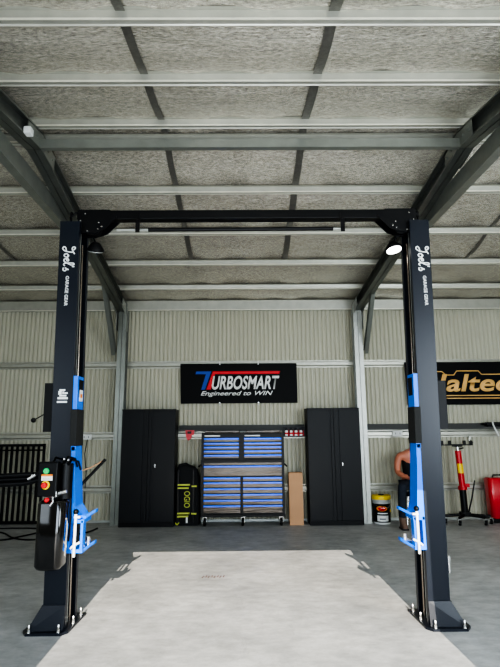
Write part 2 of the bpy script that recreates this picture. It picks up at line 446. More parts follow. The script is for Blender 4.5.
def post(s):
    nm = 'left' if s < 0 else 'right'
    def X(z, u):   # u = metres towards the bay centre from the post centre line, z for the lean
        return s*(1.585+LEAN*z-u)
    H = 3.555; w = .0925; y0, y1 = 4.5, 4.8; t = .008
    def shaft(poly, za, zb, b):    # poly (u, y)
        b.loft([[(X(za, u), y, za) for u, y in poly], [(X(zb, u), y, zb) for u, y in poly]])
    b = MB()
    C = [(w, y0), (-w, y0), (-w, y1), (w, y1), (w, y1-.05), (w-t, y1-.05), (w-t, y1-t), (-w+t, y1-t), (-w+t, y0+t), (w-t, y0+t), (w-t, y0+.05), (w, y0+.05)]
    shaft(C, .02, H, b)
    shaft([(-w, y0), (w, y0), (w, y1), (-w, y1)], H, H+.008, b)
    p = b.build('post', 'post', lift, bevel=.003, origin=(s*1.585, 4.65, 0))
    b = MB()   # base plate and flared skirt
    b.prism_z([(s*(1.585-u), y) for u, y in [(-.235, 4.47), (-.19, 4.405), (.09, 4.405), (.135, 4.46), (.15, 4.88), (-.235, 4.88)]], 0, .02)
    b.build('base_plate', 'post', p, bevel=.002)
    b = MB()
    b.loft([[(X(.2, u), 4.5, .2) for u in (-w, w)]+[(X(.2, u), 4.492, .2) for u in (w, -w)], [(X(.02, u), y, .02) for u, y in ((-.19, 4.45), (w, 4.47), (w, 4.462), (-.19, 4.442))]])
    b.loft([[(X(.2, -w), y, .2) for y in (4.5, 4.7)]+[(X(.2, -w-.006), y, .2) for y in (4.7, 4.5)], [(X(.02, -.19), y, .02) for y in (4.45, 4.75)]+[(X(.02, -.2), y, .02) for y in (4.75, 4.45)]])
    b.build('base_gusset', 'post', p)
    for u, y in ((-.17, 4.425), (.065, 4.43), (.12, 4.62), (.12, 4.82), (-.215, 4.8)):
        b = MB(); x = s*(1.585-u)
        b.lathe((x, y, .02), [(.014, 0), (.014, .006), (.009, .006), (.009, .055), (.006, .06)], 10)
        b.lathe((x, y, .026), [(.013, 0), (.013, .016)], 6)
        b.build('anchor_bolt', 'chrome', p)
    # hydraulic ram and chain inside the channel
    b = MB(); b.tube([(X(.02, .055), 4.62, .02), (X(3.3, .055), 4.62, 3.3)], .018, 10); b.build('ram', 'rod', p)
    b = MB(); b.tube([(X(.02, .06), 4.70, .02), (X(3.4, .06), 4.70, 3.4)], .011, 8); b.build('ram', 'rod', p)
    b = MB(); shaft([(.045, y0+.055), (.092, y0+.055), (.092, y0+.062), (.045, y0+.062)], .05, H-.1, b); b.build('guide_strip', 'galv', p)
    # latch cover on the outer side
    b = MB(); zc0, zc1 = 1.60, 2.03
    shaft([(-w, 4.53), (-w-.085, 4.53), (-w-.085, 4.66), (-w, 4.66)], zc0, zc1, b)
    b.build('latch_cover', 'black', p, bevel=.006)
    if s < 0:
        b = MB(); b.tube([(X(1.76, -w-.08), 4.6, 1.77), (X(1.7, -.27), 4.6, 1.715)], .005, 8).ball((X(1.7, -.29), 4.6, 1.705), .022)
        b.build('release_handle', 'black', p)
        b = MB(); b.tube([(X(1, .03), 4.81, 1.06), (-1.36, 5.0, 1.335)], .014, 10).box(X(1, .06)-.02, X(1, .0)+.03, 4.80, 4.83, 1.0, 1.12)
        b.build('lever', 'black', p)
        b = MB(); b.tube([(X(1.2, .07), 4.80, 1.24), (-1.46, 4.9, 1.27), (-1.38, 5.0, 1.325)], .007, 8); b.build('strap', 'card', p)
    else:
        b = MB(); b.box(X(.5, -w-.045), X(.5, -w), 4.56, 4.62, .50, .53).tube([(X(.5, -w-.03), 4.57, .40), (X(.5, -w-.03), 4.57, .535)], .014, 10)
        b.build('arm_stop', 'chrome', p)
    # top stub
    b = MB(); b.box(X(H, -.03)-.008, X(H, -.03)+.008, 4.6, 4.62, H, H+.13).ball((X(H, -.03), 4.61, H+.135), .016)
    b.build('hose_bracket', 'black', p)
    b = MB(); e = s*-1
    b.tube([(X(H, .0), 4.56, H+.01), (X(H, -.02), 4.56, H+.07), (X(H, .03), 4.56, H+.12), (X(H, .12), 4.56, H+.125)], .01, 8)
    b.build('hydraulic_hose', 'black', p)
    # lettering down the front of the post
    zt = 3.30 if s < 0 else 3.285
    xc = X(zt-.15, 0)
    o = polyline_text([[(a, c) for a, c in st] for st in JOELS], .0062, 4.4975, xc-.038+(.014 if s > 0 else -.004), zt, .088, 'lettering', p)
    o['label'] = "white script lettering reading Joel's down the post"
    dx = .004 if s < 0 else .022
    o = text_mesh('lettering', 'GARAGE GEAR', xc-.018+dx, xc+.013+dx, zt-.565, zt-.28, 4.496, 'white', p, bold=.015, rot=-90, label='small white lettering reading garage gear')
    if s < 0:
        b = MB(); xs = X(1.9, 0)+.0; y = 4.4985
        def q(x0, x1, z0, z1): b.box(xs+x0, xs+x1, y-.002, y+.001, z0, z1)
        q(-.032, .018, 1.957, 1.972); q(-.04, -.012, 1.925, 1.957); q(.012, .042, 1.93, 1.945); q(-.005, .008, 1.93, 1.952); q(-.03, .03, 1.908, 1.922)
        q(-.045, .045, 1.884, 1.902); q(-.048, .04, 1.852, 1.868)
        b.build('safety_sticker', 'white', p)
    # ---- blue carriage
    def bx(za, zb, ia, oa, ib, ob, ya, yb, b):  # inner/outer |x| at bottom za and top zb
        b.loft([[(s*ia, ya, za), (s*oa, ya, za), (s*oa, yb, za), (s*ia, yb, za)], [(s*ib, ya, zb), (s*ob, ya, zb), (s*ob, yb, zb), (s*ib, yb, zb)]])
    b = MB(); yfr = 4.492; g = 1.40 if s < 0 else 1.435; gb = g-.02
    bx(1.44, 2.09, 1.486, 1.526, 1.500, 1.539, yfr, 4.66, b)
    c = b.build('carriage', 'blue', lift, bevel=.004, origin=(s*1.48, 4.6, .6))
    b = MB()
    # flared gusset : front plate + inner plate with raised centre rib
    b.loft([[(s*1.515, yfr, .86), (s*1.515, 4.74, .86), (s*g, 4.74, .86), (s*(g+.03), yfr, .86)],
            [(s*1.515, yfr, .98), (s*1.515, 4.74, .98), (s*1.463, 4.70, .98), (s*1.468, yfr, .98)],
            [(s*1.522, yfr, 1.47), (s*1.522, 4.72, 1.47), (s*1.486, 4.66, 1.47), (s*1.486, yfr, 1.47)]])
    b.loft([[(s*1.485, yfr-.012, .90), (s*1.485, yfr, .90), (s*1.45, yfr, .90), (s*1.45, yfr-.012, .90)],
            [(s*1.495, yfr-.003, 1.36), (s*1.495, yfr, 1.36), (s*1.485, yfr, 1.36), (s*1.485, yfr-.003, 1.36)]])
    b.build('gusset', 'blue', c, bevel=.004)
    b = MB()
    for x0, x1 in ((1.492, 1.515), (gb+.004, gb+.026)):
        b.box(min(s*x0, s*x1), max(s*x0, s*x1), yfr, 4.57, .62, .87)
    b.box(min(s*gb, s*1.515), max(s*gb, s*1.515), yfr, 4.60, .60, .63).box(min(s*gb, s*1.515), max(s*gb, s*1.515), yfr, 4.70, .838, .865)
    b.build('arm_bracket', 'blue', c, bevel=.004)
    for z in (.868, .605):     # yoke plates reaching back
        b = MB(); xt = 1.33 if s < 0 else 1.345
        rows = [(1.50, 4.60, 4.72, 0), (gb, 4.53, 4.70, 0), (xt+.015, 4.62, 4.73, .028), (xt, 4.66, 4.72, .034)]
        b.loft([[(s*x, ya, z+dz), (s*x, yb, z+dz), (s*x, yb, z+dz+.026), (s*x, ya, z+dz+.026)] for x, ya, yb, dz in rows])
        b.build('arm_yoke', 'blue', c, bevel=.004)
    b = MB(); b.tube([(s*1.45, 4.60, .645), (s*1.39, 4.66, .655)], .013, 10).tube([(s*1.385, 4.66, .63), (s*1.385, 4.66, .70)], .02, 10)
    b.build('arm_pin', 'chrome', c)
    b = MB(); b.tube([(s*1.445, yfr-.016, .575), (s*1.445, yfr-.016, .92)], .0115, 12).tube([(s*1.48, yfr-.012, .64), (s*1.45, yfr-.016, .665), (s*1.40, yfr-.012, .69)], .009, 8)
    b.box(min(s*1.455, s*1.405), max(s*1.455, s*1.405), yfr-.03, yfr, .885, .9)
    b.build('lock_pin', 'plastic', c)
    MB().ball((s*1.445, yfr-.016, .935), .023).build('pin_knob', 'black', c)
    b = MB(); bx(1.478, 1.795, 1.474, 1.530, 1.482, 1.540, yfr-.022, 4.66, b)
    b.build('door_pad', 'rubber', c, bevel=.004)
    b = MB(); b.box(min(s*1.500, s*1.495), max(s*1.500, s*1.495), 4.53, 4.64, 1.90, 2.06); b.build('black_label', 'black', c)
    if s < 0:
        b = MB(); b.box(s*1.496, s*1.492, 4.55, 4.63, 1.87, 1.97).use(1).box(s*1.493, s*1.4915, 4.56, 4.62, 1.90, 1.935)
        b.build('warning_label', ['white', 'orange'], c)
    return p
post(-1); post(1)

# crossbeam
b = MB(); zb0, zb1 = 3.612, 3.70
b.box(-1.62, 1.66, 4.56, 4.66, zb0, zb1)
cb = b.build('crossbeam', 'inner', lift, bevel=.005)
for s, xe in ((-1, -1.605), (1, 1.655)):
    b = MB(); i = -s
    pl = [(0, 3.70), (0, 3.47), (.10, 3.46), (.20, 3.475), (.26, 3.50), (.37, 3.615), (.37, 3.64), (.30, 3.70)]
    b.prism_y([(xe+i*a, z) for a, z in pl], 4.545, 4.555)
    b.prism_y([(xe+i*a, z) for a, z in pl], 4.665, 4.675)
    b.build('end_plate', 'inner', cb, bevel=.002)
    b = MB(); b.lathe((xe+i*.14, 4.56, 3.52), [(.075, 0), (.075, .01), (.06, .02), (.06, .06), (.075, .07), (.075, .08)], 24, 'y')
    b.build('sheave', 'black', cb)
    for a, z in ((.07, 3.655), (.03, 3.585), (.03, 3.505), (.10, 3.48), (.205, 3.565), (.20, 3.50), (.235, 3.525)):
        MB().tube([(xe+i*a, 4.545, z), (xe+i*a, 4.535, z)], .0075, 6).build('bolt', 'chrome', cb)
# cut-off bar hanging below
for x in (-1.03, .94):
    b = MB().box(x-.02, x+.02, 4.545, 4.553, 3.47, 3.66).tube([(x, 4.545, 3.50), (x, 4.535, 3.50)], .01, 6).tube([(x, 4.545, 3.60), (x, 4.535, 3.60)], .008, 6)
    b.build('hanger', 'inner', cb)
b = MB().tube([(-1.23, 4.57, 3.500), (.95, 4.57, 3.505)], .011, 10)
sb = b.build('shutoff_bar', 'galv', lift)
MB().tube([(-.93, 4.57, 3.501), (.85, 4.57, 3.505)], .019, 12).build('foam_sleeve', 'inner', sb)

# power unit
pu = MB().box(-1.69, -1.53, 4.22, 4.30, 1.085, 1.36).build('power_unit', 'black', lift, bevel=.012)
b = MB()
def rr(x0, x1, y0, y1, r, n=5):
    out = []
    for cx, cy, a0 in ((x1-r, y1-r, 0), (x0+r, y1-r, 90), (x0+r, y0+r, 180), (x1-r, y0+r, 270)):
        for k in range(n+1):
            a = R(a0+90*k/n); out.append((cx+r*math.cos(a), cy+r*math.sin(a)))
    return out
rings = []
for z, k in ((.525, .03), (.535, .012), (.56, 0), (1.03, 0), (1.05, .01), (1.06, .03)):
    rings.append([(x, y, z) for x, y in rr(-1.685+k, -1.472-k, 4.22+k, 4.42-k, .05)])
b.loft(rings, True, True); b.build('oil_tank', 'tank', pu)
MB().tube([(-1.51, 4.36, 1.06), (-1.51, 4.36, 1.34)], .055, 20).tube([(-1.51, 4.36, 1.34), (-1.51, 4.36, 1.37)], .03, 12).build('motor', 'inner', pu)
MB().box(-1.67, -1.49, 4.42, 4.498, .85, 1.33).build('mounting_plate', 'post', pu, bevel=.004)
MB().lathe((-1.618, 4.218, 1.29), [(.024, 0), (.024, -.012), (.018, -.018)], 16, 'y').build('start_button', 'green', pu)
MB().lathe((-1.618, 4.218, 1.18), [(.034, 0), (.034, -.006)], 20, 'y').build('stop_ring', 'yellow', pu)
MB().lathe((-1.622, 4.212, 1.18), [(.024, 0), (.024, -.02), (.018, -.028)], 18, 'y').build('stop_button', 'redtext', pu)
MB().box(-1.655, -1.567, 4.216, 4.221, 1.215, 1.262).use(1).box(-1.655, -1.567, 4.2155, 4.221, 1.248, 1.264).use(2).box(-1.645, -1.58, 4.2145, 4.218, 1.222, 1.224).box(-1.645, -1.59, 4.2145, 4.218, 1.232, 1.234).build('instruction_label', ['white', 'orange', 'grey'], pu)
b = MB().box(-1.645, -1.53, 4.225, 4.36, 1.085, 1.13).tube([(-1.53, 4.26, 1.11), (-1.46, 4.26, 1.125)], .016, 8).tube([(-1.66, 4.24, 1.10), (-1.62, 4.24, 1.11)], .012, 8)
b.tube([(-1.56, 4.23, 1.09), (-1.55, 4.215, 1.05), (-1.57, 4.21, 1.02)], .007, 8).build('valve_block', 'chrome', pu, bevel=.003)
MB().lathe((-1.60, 4.222, 1.065), [(.018, 0), (.018, -.018), (.012, -.022)], 14, 'y').build('filler_cap', 'redtext', pu)
b = MB().tube([(-1.77, 4.235, 1.225), (-1.71, 4.235, 1.26)], .012, 8).tube([(-1.75, 4.235, 1.232), (-1.735, 4.235, 1.262)], .008, 8).build('hose_fitting', 'chrome', pu)
for k, (x, z) in enumerate(((-1.60, 1.36), (-1.50, 1.365), (-1.47, 1.34))):
    MB().tube([(x, 4.3, z-.01), (x+.01, 4.33, z+.03), (x+.04, 4.42, z+.01), (x+.04, 4.49, z-.06)], .009, 8).build('pipe', 'inner', pu)
for x, z in ((-1.57, 1.345), (-1.50, 1.38), (-1.465, 1.372), (-1.475, 1.13)):
    MB().tube([(x, 4.28, z), (x, 4.268, z)], .009, 6).build('bolt', 'chrome', pu)
MB().tube([(-1.475, 4.35, 1.30), (-1.462, 4.36, 1.1), (-1.462, 4.4, .9), (-1.50, 4.49, .7)], .008, 8).build('pipe', 'inner', pu)
# hoses going off to the left
for k, (dz, dy) in enumerate(((.025, 0), (-.008, .02), (-.042, 0))):
    b = MB().tube([(-1.685, 4.26+dy, 1.245+dz*.6), (-1.8, 4.28+dy, 1.232+dz), (-2.0, 4.3+dy, 1.222+dz), (-2.5, 4.4+dy, 1.18+dz), (-3.2, 4.6+dy, .9+dz), (-3.9, 5.0+dy, .35+dz*.8), (-4.3, 5.3+dy, .05+.012*k), (-5.2, 5.8+k*.1, .02), (-6.6, 6.2+k*.1, .02)], .021, 10)
    b.build('power_hose', 'inner', pu)

# work lamps on the posts
for s, mt, lb in ((-1, 'lamp_off', 'unlit round black work lamp below the left end of the crossbeam'), (1, 'lamp_on', 'glowing round black work lamp below the right end of the crossbeam')):
    x = s*1.435; t = empty('work_lamp', (x, 4.62, 3.28), lb, 'lamp', 'work lamps under the crossbeam')
    b = MB(); b.lathe((x, 4.6, 3.30), [(.03, .085), (.045, .07), (.078, .02), (.08, 0), (.074, 0)], 24)
    tilt = Matrix.Translation(Vector((x, 4.6, 3.30))) @ Matrix.Rotation(R(-10 if mt == 'lamp_on' else 25), 4, 'X') @ Matrix.Rotation(R(-s*8), 4, 'Y') @ Matrix.Translation(-Vector((x, 4.6, 3.30)))
    b.v = [tilt @ v for v in b.v]; b.build('lamp_shade', 'black', t)
    b = MB(); b.lathe((x, 4.6, 3.30), [(.07, .004), (.07, -.008), (.05, -.012)], 24); b.v = [tilt @ v for v in b.v]; b.build('diffuser', mt, t)
    MB().tube([(x, 4.6, 3.37), (x+s*.03, 4.6, 3.44), (x+s*.10, 4.6, 3.44)], .008, 8).build('bracket', 'black', t)

# ------------------------------------------------------------------ back wall furniture
def cabinet(x0, x1, lb, yf=9.0):
    t = empty('storage_cabinet', ((x0+x1)/2, yf+.2, 0), lb, 'cabinet', 'tall black two door cabinets')
    H = 1.98; W = x1-x0; xm = (x0+x1)/2
    MB().box(x0, x1, yf+.022, yf+.4, .0, H).build('body', 'cab', t, bevel=.004)
    MB().box(x0+.01, x1-.01, yf+.01, yf+.03, .0, .075).build('plinth', 'black', t)
    MB().box(x0, x1, yf, yf+.024, H-.02, H).build('top_rim', 'cab', t, bevel=.002)
    for a, c_, s in ((x0+.006, xm-.003, -1), (xm+.003, x1-.006, 1)):
        e = xm+s*.065   # recessed pull channel near the meeting edge
        b = MB()
        if s < 0: b.box(a, e-.028, yf, yf+.022, .08, H-.024).box(e-.028, e+.012, yf+.014, yf+.022, .08, H-.024).box(e+.012, c_, yf, yf+.022, .08, H-.024)
        else: b.box(a, e-.012, yf, yf+.022, .08, H-.024).box(e-.012, e+.028, yf+.014, yf+.022, .08, H-.024).box(e+.028, c_, yf, yf+.022, .08, H-.024)
        d = b.build('door', 'cab', t, bevel=.002)
        if s > 0:
            MB().box(e+.055, e+.075, yf-.012, yf, .98, 1.04).build('lock', 'chrome', d, bevel=.002)
    return t
cabinet(-2.19, -1.245, 'tall black two door steel cabinet left of the sports bag')
cabinet(1.075, 2.005, 'tall charcoal two door steel cabinet right of the cardboard box')

# shelf boards on the mid rail
SHZ = (1.592, 1.615)
for x0, x1, lb in ((-1.24, 1.07, 'long dark shelf board on the wall rail above the tool chest'), (2.2, 6.5, 'long dark shelf board on the wall rail right of the right frame column')):
    b = MB().box(x0, x1, 9.29, 9.47, *SHZ).box(x0, x1, 9.455, 9.47, SHZ[1], 1.70).box(x0, x1, 9.29, 9.30, SHZ[1], 1.63)
    tag(b.build('shelf_board', 'shelf'), lb, 'shelf', 'dark shelf boards on the back wall')

# tool chest
tc_ = empty('tool_chest', (-.065, 9.15, 0), 'wide polished steel tool chest on castors with rows of blue drawer pulls', 'tool chest')
cx0, cx1 = -.78, .65; yf = 8.98
MB().box(cx0, cx1, yf+.03, 9.26, .17, 1.075).box(cx0, cx1, yf+.03, 9.26, 1.10, 1.55).box(cx0-.01, cx1+.01, yf, 9.26, 1.055, 1.10).box(cx0-.01, cx1+.01, yf, 9.26, .155, .20).build('body', 'inner', tc_, bevel=.004)
b = MB()
for x in (cx0-.004, -.105, cx1-.036):
    b.box(x, x+.04, yf, yf+.035, .2, .80)
for x in (cx0-.004, -.125, cx1-.036):
    b.box(x, x+(.08 if x == -.125 else .04), yf, yf+.035, 1.10, 1.55)
b.box(cx0-.004, cx0+.036, yf, yf+.035, .80, 1.055).box(cx1-.036, cx1+.004, yf, yf+.035, .80, 1.055)
b.build('corner_post', 'inner', tc_)
def drawer(x0, x1, z0, z1, mt='stainless'):
    d = MB().box(x0, x1, yf+.005, yf+.04, z0+.010, z1-.026).build('drawer', mt, tc_, bevel=.003)
    MB().box(x0, x1, yf-.008, yf+.02, z1-.030, z1-.003).build('drawer_pull', 'pull', d, bevel=.003)
zz = [1.475, 1.395, 1.33, 1.262, 1.19]
for i, z1 in enumerate(zz):
    z0 = (zz[i+1] if i < 4 else 1.12)
    for a, c_ in ((cx0+.04, -.13), (-.04, cx1-.04)): drawer(a, c_, z0, z1)
for a, c_ in ((cx0+.04, -.13), (-.04, cx1-.04)):
    MB().box(a, c_, yf+.0, yf+.03, 1.48, 1.535).use(1).box(a+.01, a+.28, yf-.003, yf+.01, 1.500, 1.520).build('name_panel', ['inner', 'white'], tc_)
drawer(cx0+.04, cx1-.04, .82, 1.005)
MB().box(cx0+.04, cx1-.04, yf+.005, yf+.03, 1.01, 1.055).build('chest_trim', 'stainless', tc_, bevel=.003)
zz = [.81, .73, .63, .535, .44, .35]
for i, z1 in enumerate(zz):
    z0 = (zz[i+1] if i < 5 else .21)
    for a, c_ in ((cx0+.04, -.107), (-.063, cx1-.04)): drawer(a, c_, z0, z1)
b = MB().box(cx0, cx1, yf, 9.26, 1.55, 1.565)
for x in (-.42, .30): b.box(x-.3, x+.3, yf-.005, yf+.2, 1.565, 1.60)
b.build('lid', 'stainless', tc_, bevel=.006)
for x in (cx1+.0, cx0-.03):
    b = MB().tube([(x+.015, yf+.03, 1.02), (x+.045 if x > 0 else x-.015, yf+.0, .99), (x+.045 if x > 0 else x-.015, yf+.2, .99), (x+.015, yf+.24, 1.02)], .014, 10)
    b.build('side_handle', 'inner', tc_)
def castor(x, y, r, parent, mt='inner'):
    c = MB().box(x-.035, x+.035, y-.03, y+.03, 2*r+.02, 2*r+.028).box(x-.032, x-.026, y-.02, y+.02, r-.01, 2*r+.025).box(x+.026, x+.032, y-.02, y+.02, r-.01, 2*r+.025).build('castor', 'chrome', parent)
    b = MB(); b.lathe((x, y, r), [(r*.6, -.022), (r, -.016), (r, .016), (r*.6, .022)], 20, 'x'); b.build('wheel', mt, c)
for x in (cx0+.06, -.07, cx1-.06):
    for y in (yf+.06, 9.2): castor(x, y, .062, tc_)

# bag
bag = empty('sports_bag', (-1.02, 9.2, 0), 'black roller sports bag with lime straps standing beside the tool chest', 'bag')
b = MB(); rings = []
prof = [(.0, .19, .105), (.03, .205, .12), (.3, .21, .125), (.6, .205, .125), (.85, .20, .12), (.95, .18, .11), (1.0, .13, .08), (1.005, .05, .04)]
for z, hw, hd in prof:
    ring = []
    for k in range(24):
        a = 2*PI*k/24; ca, sa = math.cos(a), math.sin(a)
        f = (abs(ca)**5+abs(sa)**5)**(-1/5)
        wob = 1+.03*math.sin(z*9+k)
        ring.append((-1.015-.05*z**2*.4+hw*ca*f*wob, 9.16+.02*z+hd*sa*f, z+.015-.05*max(0, ca)*(z > .8)))
    rings.append(ring)
bb = b.loft(rings, True, True).build('body', 'fabric', bag)
for z in (.685, .63, .215, .165):
    MB().box(-1.19, -.98 if z in (.685, .215) else -1.0, 9.018, 9.06, z-.013, z+.013).build('lime_strap', 'lime', bag, bevel=.003)
for z in (.66, .21): MB().box(-.95, -.86, 9.018, 9.06, z-.013, z+.013).build('lime_strap', 'lime', bag, bevel=.003)
for x in (-1.18, -.92): MB().box(x-.014, x+.014, 9.02, 9.05, .05, .93).build('webbing', 'inner', bag)
text_mesh('lettering', 'OGIO', -1.075, -.975, .31, .58, 9.022, 'lime', bag, bold=.0, rot=-90, label='lime lettering running down the bag')
MB().box(-1.04, -1.01, 9.025, 9.04, .06, .16).build('tag', 'white', bag)
MB().tube([(-1.22, 9.02, .07), (-1.19, 9.01, .03), (-1.15, 9.02, .07)], .01, 8).build('foot', 'lime', bag)
MB().tube([(-1.2, 9.15, .93), (-1.18, 9.12, 1.02), (-1.06, 9.12, 1.04), (-1.0, 9.15, 1.0)], .014, 8).build('handle', 'fabric', bag)

# cardboard box leaning upright
b = MB(); b.prism_x([(9.06, .0), (9.22, .0), (9.24, .87), (9.08, .87)], .735, .975)
cbx = b.build('cardboard_box', 'card', bevel=.003); tag(cbx, 'tall plain brown cardboard box standing between the tool chest and the right cabinet', 'box')
MB().prism_x([(9.058, .0), (9.061, .0), (9.081, .872), (9.078, .872)], .845, .865).build('tape', 'orange' if False else 'card', cbx)

# rack and cans
CZ = 1.497
t = empty('tool_rack', (.865, 9.24, 1.48), 'small black rack holding red and white cans between tool chest and right cabinet', 'rack')
MB().box(.665, 1.068, 9.27, 9.288, 1.48, 1.66).build('back_plate', 'inner', t)
MB().box(.665, 1.068, 9.19, 9.27, 1.482, CZ).build('ledge', 'inner', t)
first = None
places = ['against the tool chest end', 'second from the tool chest', 'second from the right cabinet', 'nearest the right cabinet']
for k in range(4):
    if first is None:
        first = empty('spray_can', (.72, 9.23, CZ), '', 'can')
        b = MB(); b.lathe((.72, 9.23, CZ), [(.024, 0), (.026, .004), (.026, .085), (.018, .1)], 16); b.build('body', 'white', first)
        b = MB(); b.lathe((.72, 9.23, CZ+.03), [(.0268, 0), (.0268, .03)], 16); b.build('band', 'redtext', first)
        b = MB(); b.lathe((.72, 9.23, CZ+.1), [(.017, 0), (.017, .03), (.012, .035)], 12); b.build('cap', 'inner', first)
        o = first
    else: o = copy_tree(first, (.088*k, 0, 0))
    tag(o, 'white spray can with red band on the small black rack, '+places[k], 'can', 'spray cans on the black rack')
    bo = MB(); x = .764+.088*k
    bo.lathe((x, 9.23, CZ), [(.012, 0), (.012, .05), (.006, .06), (.006, .1)], 10)
    tag(bo.build('red_bottle', 'red'), 'slim red bottle just right of the spray can '+places[k].replace('against', 'at'), 'bottle', 'slim red bottles between the spray cans')

# red holder on the rail
t = empty('red_wall_holder', (-1.02, 9.36, 1.43), 'small red plastic holder clipped on the wall rail beside the left cabinet', 'holder')
b = MB().prism_y([(-1.10, 1.61), (-.94, 1.61), (-.94, 1.53), (-.985, 1.52), (-.99, 1.47), (-1.04, 1.43), (-1.07, 1.45), (-1.09, 1.52)], 9.25, 9.288); b.build('body', 'red', t, bevel=.006)
MB().box(-1.06, -.99, 9.244, 9.252, 1.55, 1.59).build('slot', 'inner', t)

# outlets
for x, z, lb in ((-2.92, 1.50, 'white power outlet on the mid wall rail seen beside the left lift post'), (2.78, 1.52, 'white power outlet on the mid wall rail, above and right of the bucket')):
    t = empty('power_outlet', (x, 9.42, z), lb, 'outlet', 'white power outlets')
    MB().box(x-.09, x+.09, 9.395, 9.428, z-.045, z+.05).build('plate', 'plastic', t, bevel=.006)
    for dx in (-.045, .035):
        MB().box(x+dx, x+dx+.012, 9.390, 9.396, z-.015, z+.02).build('socket', 'grey', t)
b = MB().tube([(-2.9, 9.40, 1.46), (-2.93, 9.38, 1.2), (-2.9, 9.42, .9), (-2.92, 9.46, .05)], .008, 6)
tag(b.build('outlet_cable', 'inner'), 'thin dark cable hanging from the outlet beside the left lift post', 'cable')

# banners
def cloth(x0, x1, z0, z1, y, amp=.012, nx=24, nz=8):
    b = MB(); vs = []; fs = []
    for j in range(nz+1):
        for i in range(nx+1):
            u, v = i/nx, j/nz
            vs.append((x0+(x1-x0)*u+.02*(1-v)*(1-u), y-amp*abs(math.sin(u*5+v*2)), z0+(z1-z0)*v))
    m = nx+1
    for j in range(nz):
        for i in range(nx): fs.append((j*m+i, j*m+i+1, (j+1)*m+i+1, (j+1)*m+i))
    return b.add(vs, fs, True)
t = empty('banner', (-.14, 9.40, 2.1), 'black banner with white racing lettering above the tool chest', 'banner')
MB.X = None
bx0, bx1, bz0, bz1 = -1.232, .955, 2.095, 2.84
MBc = cloth(bx0, bx1, bz0, bz1, 9.415, .008); MBc.build('cloth', 'vinyl', t)
PXX = lambda x: bx0+(x-181)*.01884
PZZ = lambda y: 2.84-(y-363)*.01863
yy = 9.400
text_mesh('lettering', 'URBOSMART', PXX(212.5), PXX(279.5), PZZ(389.3), PZZ(375.6), yy, 'white', t, shear=.25, bold=.025, label='large white italic lettering', spacing=1.02)
text_mesh('lettering', 'Engineered to WIN', PXX(201.5), PXX(273), PZZ(396.5), PZZ(390.8), yy, 'white', t, shear=.35, bold=.012, label='small white italic tagline')
b = MB().prism_y([(PXX(213.5), PZZ(371)), (PXX(280.5), PZZ(371)), (PXX(279.6), PZZ(373.8)), (PXX(215.8), PZZ(373.8)), (PXX(211.5), PZZ(389.3)), (PXX(207.2), PZZ(389.3))], yy-.001, yy+.001)
b.build('red_mark', 'redtext', t)
b = MB().prism_y([(PXX(197), PZZ(371)), (PXX(211.8), PZZ(371)), (PXX(205.8), PZZ(389.3)), (PXX(202), PZZ(389.3)), (PXX(206.6), PZZ(373.8)), (PXX(196.3), PZZ(373.8))], yy-.001, yy+.001)
b.build('blue_mark', 'bluetext', t)
for x in (-.49, .23):
    for z in (bz1-.012, bz0+.012):
        MB().lathe((x, 9.404, z), [(.016, 0), (.016, -.004), (.008, -.004)], 12, 'y').build('eyelet', 'chrome', t)
        MB().tube([(x, 9.40, z), (x, 9.43, z+(.05 if z > 2.5 else -.05))], .006, 6).build('tie', 'white', t)

t = empty('banner', (4.3, 9.40, 2.04), 'long black banner with gold outlined lettering on the right of the back wall', 'banner')
hx0, hx1, hz0, hz1 = 2.985, 5.62, 2.04, 2.84
cloth(hx0, hx1, hz0, hz1, 9.415, .006).build('cloth', 'vinyl', t)
b = MB(); b.box(hx0+.03, hx0+.16, 9.398, 9.402, hz0+.05, hz0+.42).build('corner_picture', 'brown', t)
text_mesh('lettering', 'Haltech', 3.30, 5.24, 2.28, 2.61, 9.400, 'gold', t, shear=.2, bold=.022, label='gold rounded lettering')
HX_ = lambda x: 3.758+(x-446)*.01862
HZ_ = lambda y: 2.593-(y-375)*.01872
pts = [(424, 371.5), (442, 371.5), (446, 375), (454, 375), (457, 371), (479, 371), (482, 374.5), (508, 374.5), (511, 371), (531, 371), (533, 374), (531, 393), (528, 395.5), (424, 395.5), (421, 393), (422, 373.5), (424, 371.5)]
b = MB().tube([(HX_(x), 9.402, HZ_(y)) for x, y in pts], .010, 6)
b.build('gold_outline', 'gold', t)
MB().box(3.5, 5.25, 9.398, 9.403, 2.15, 2.165).build('gold_line', 'gold', t)

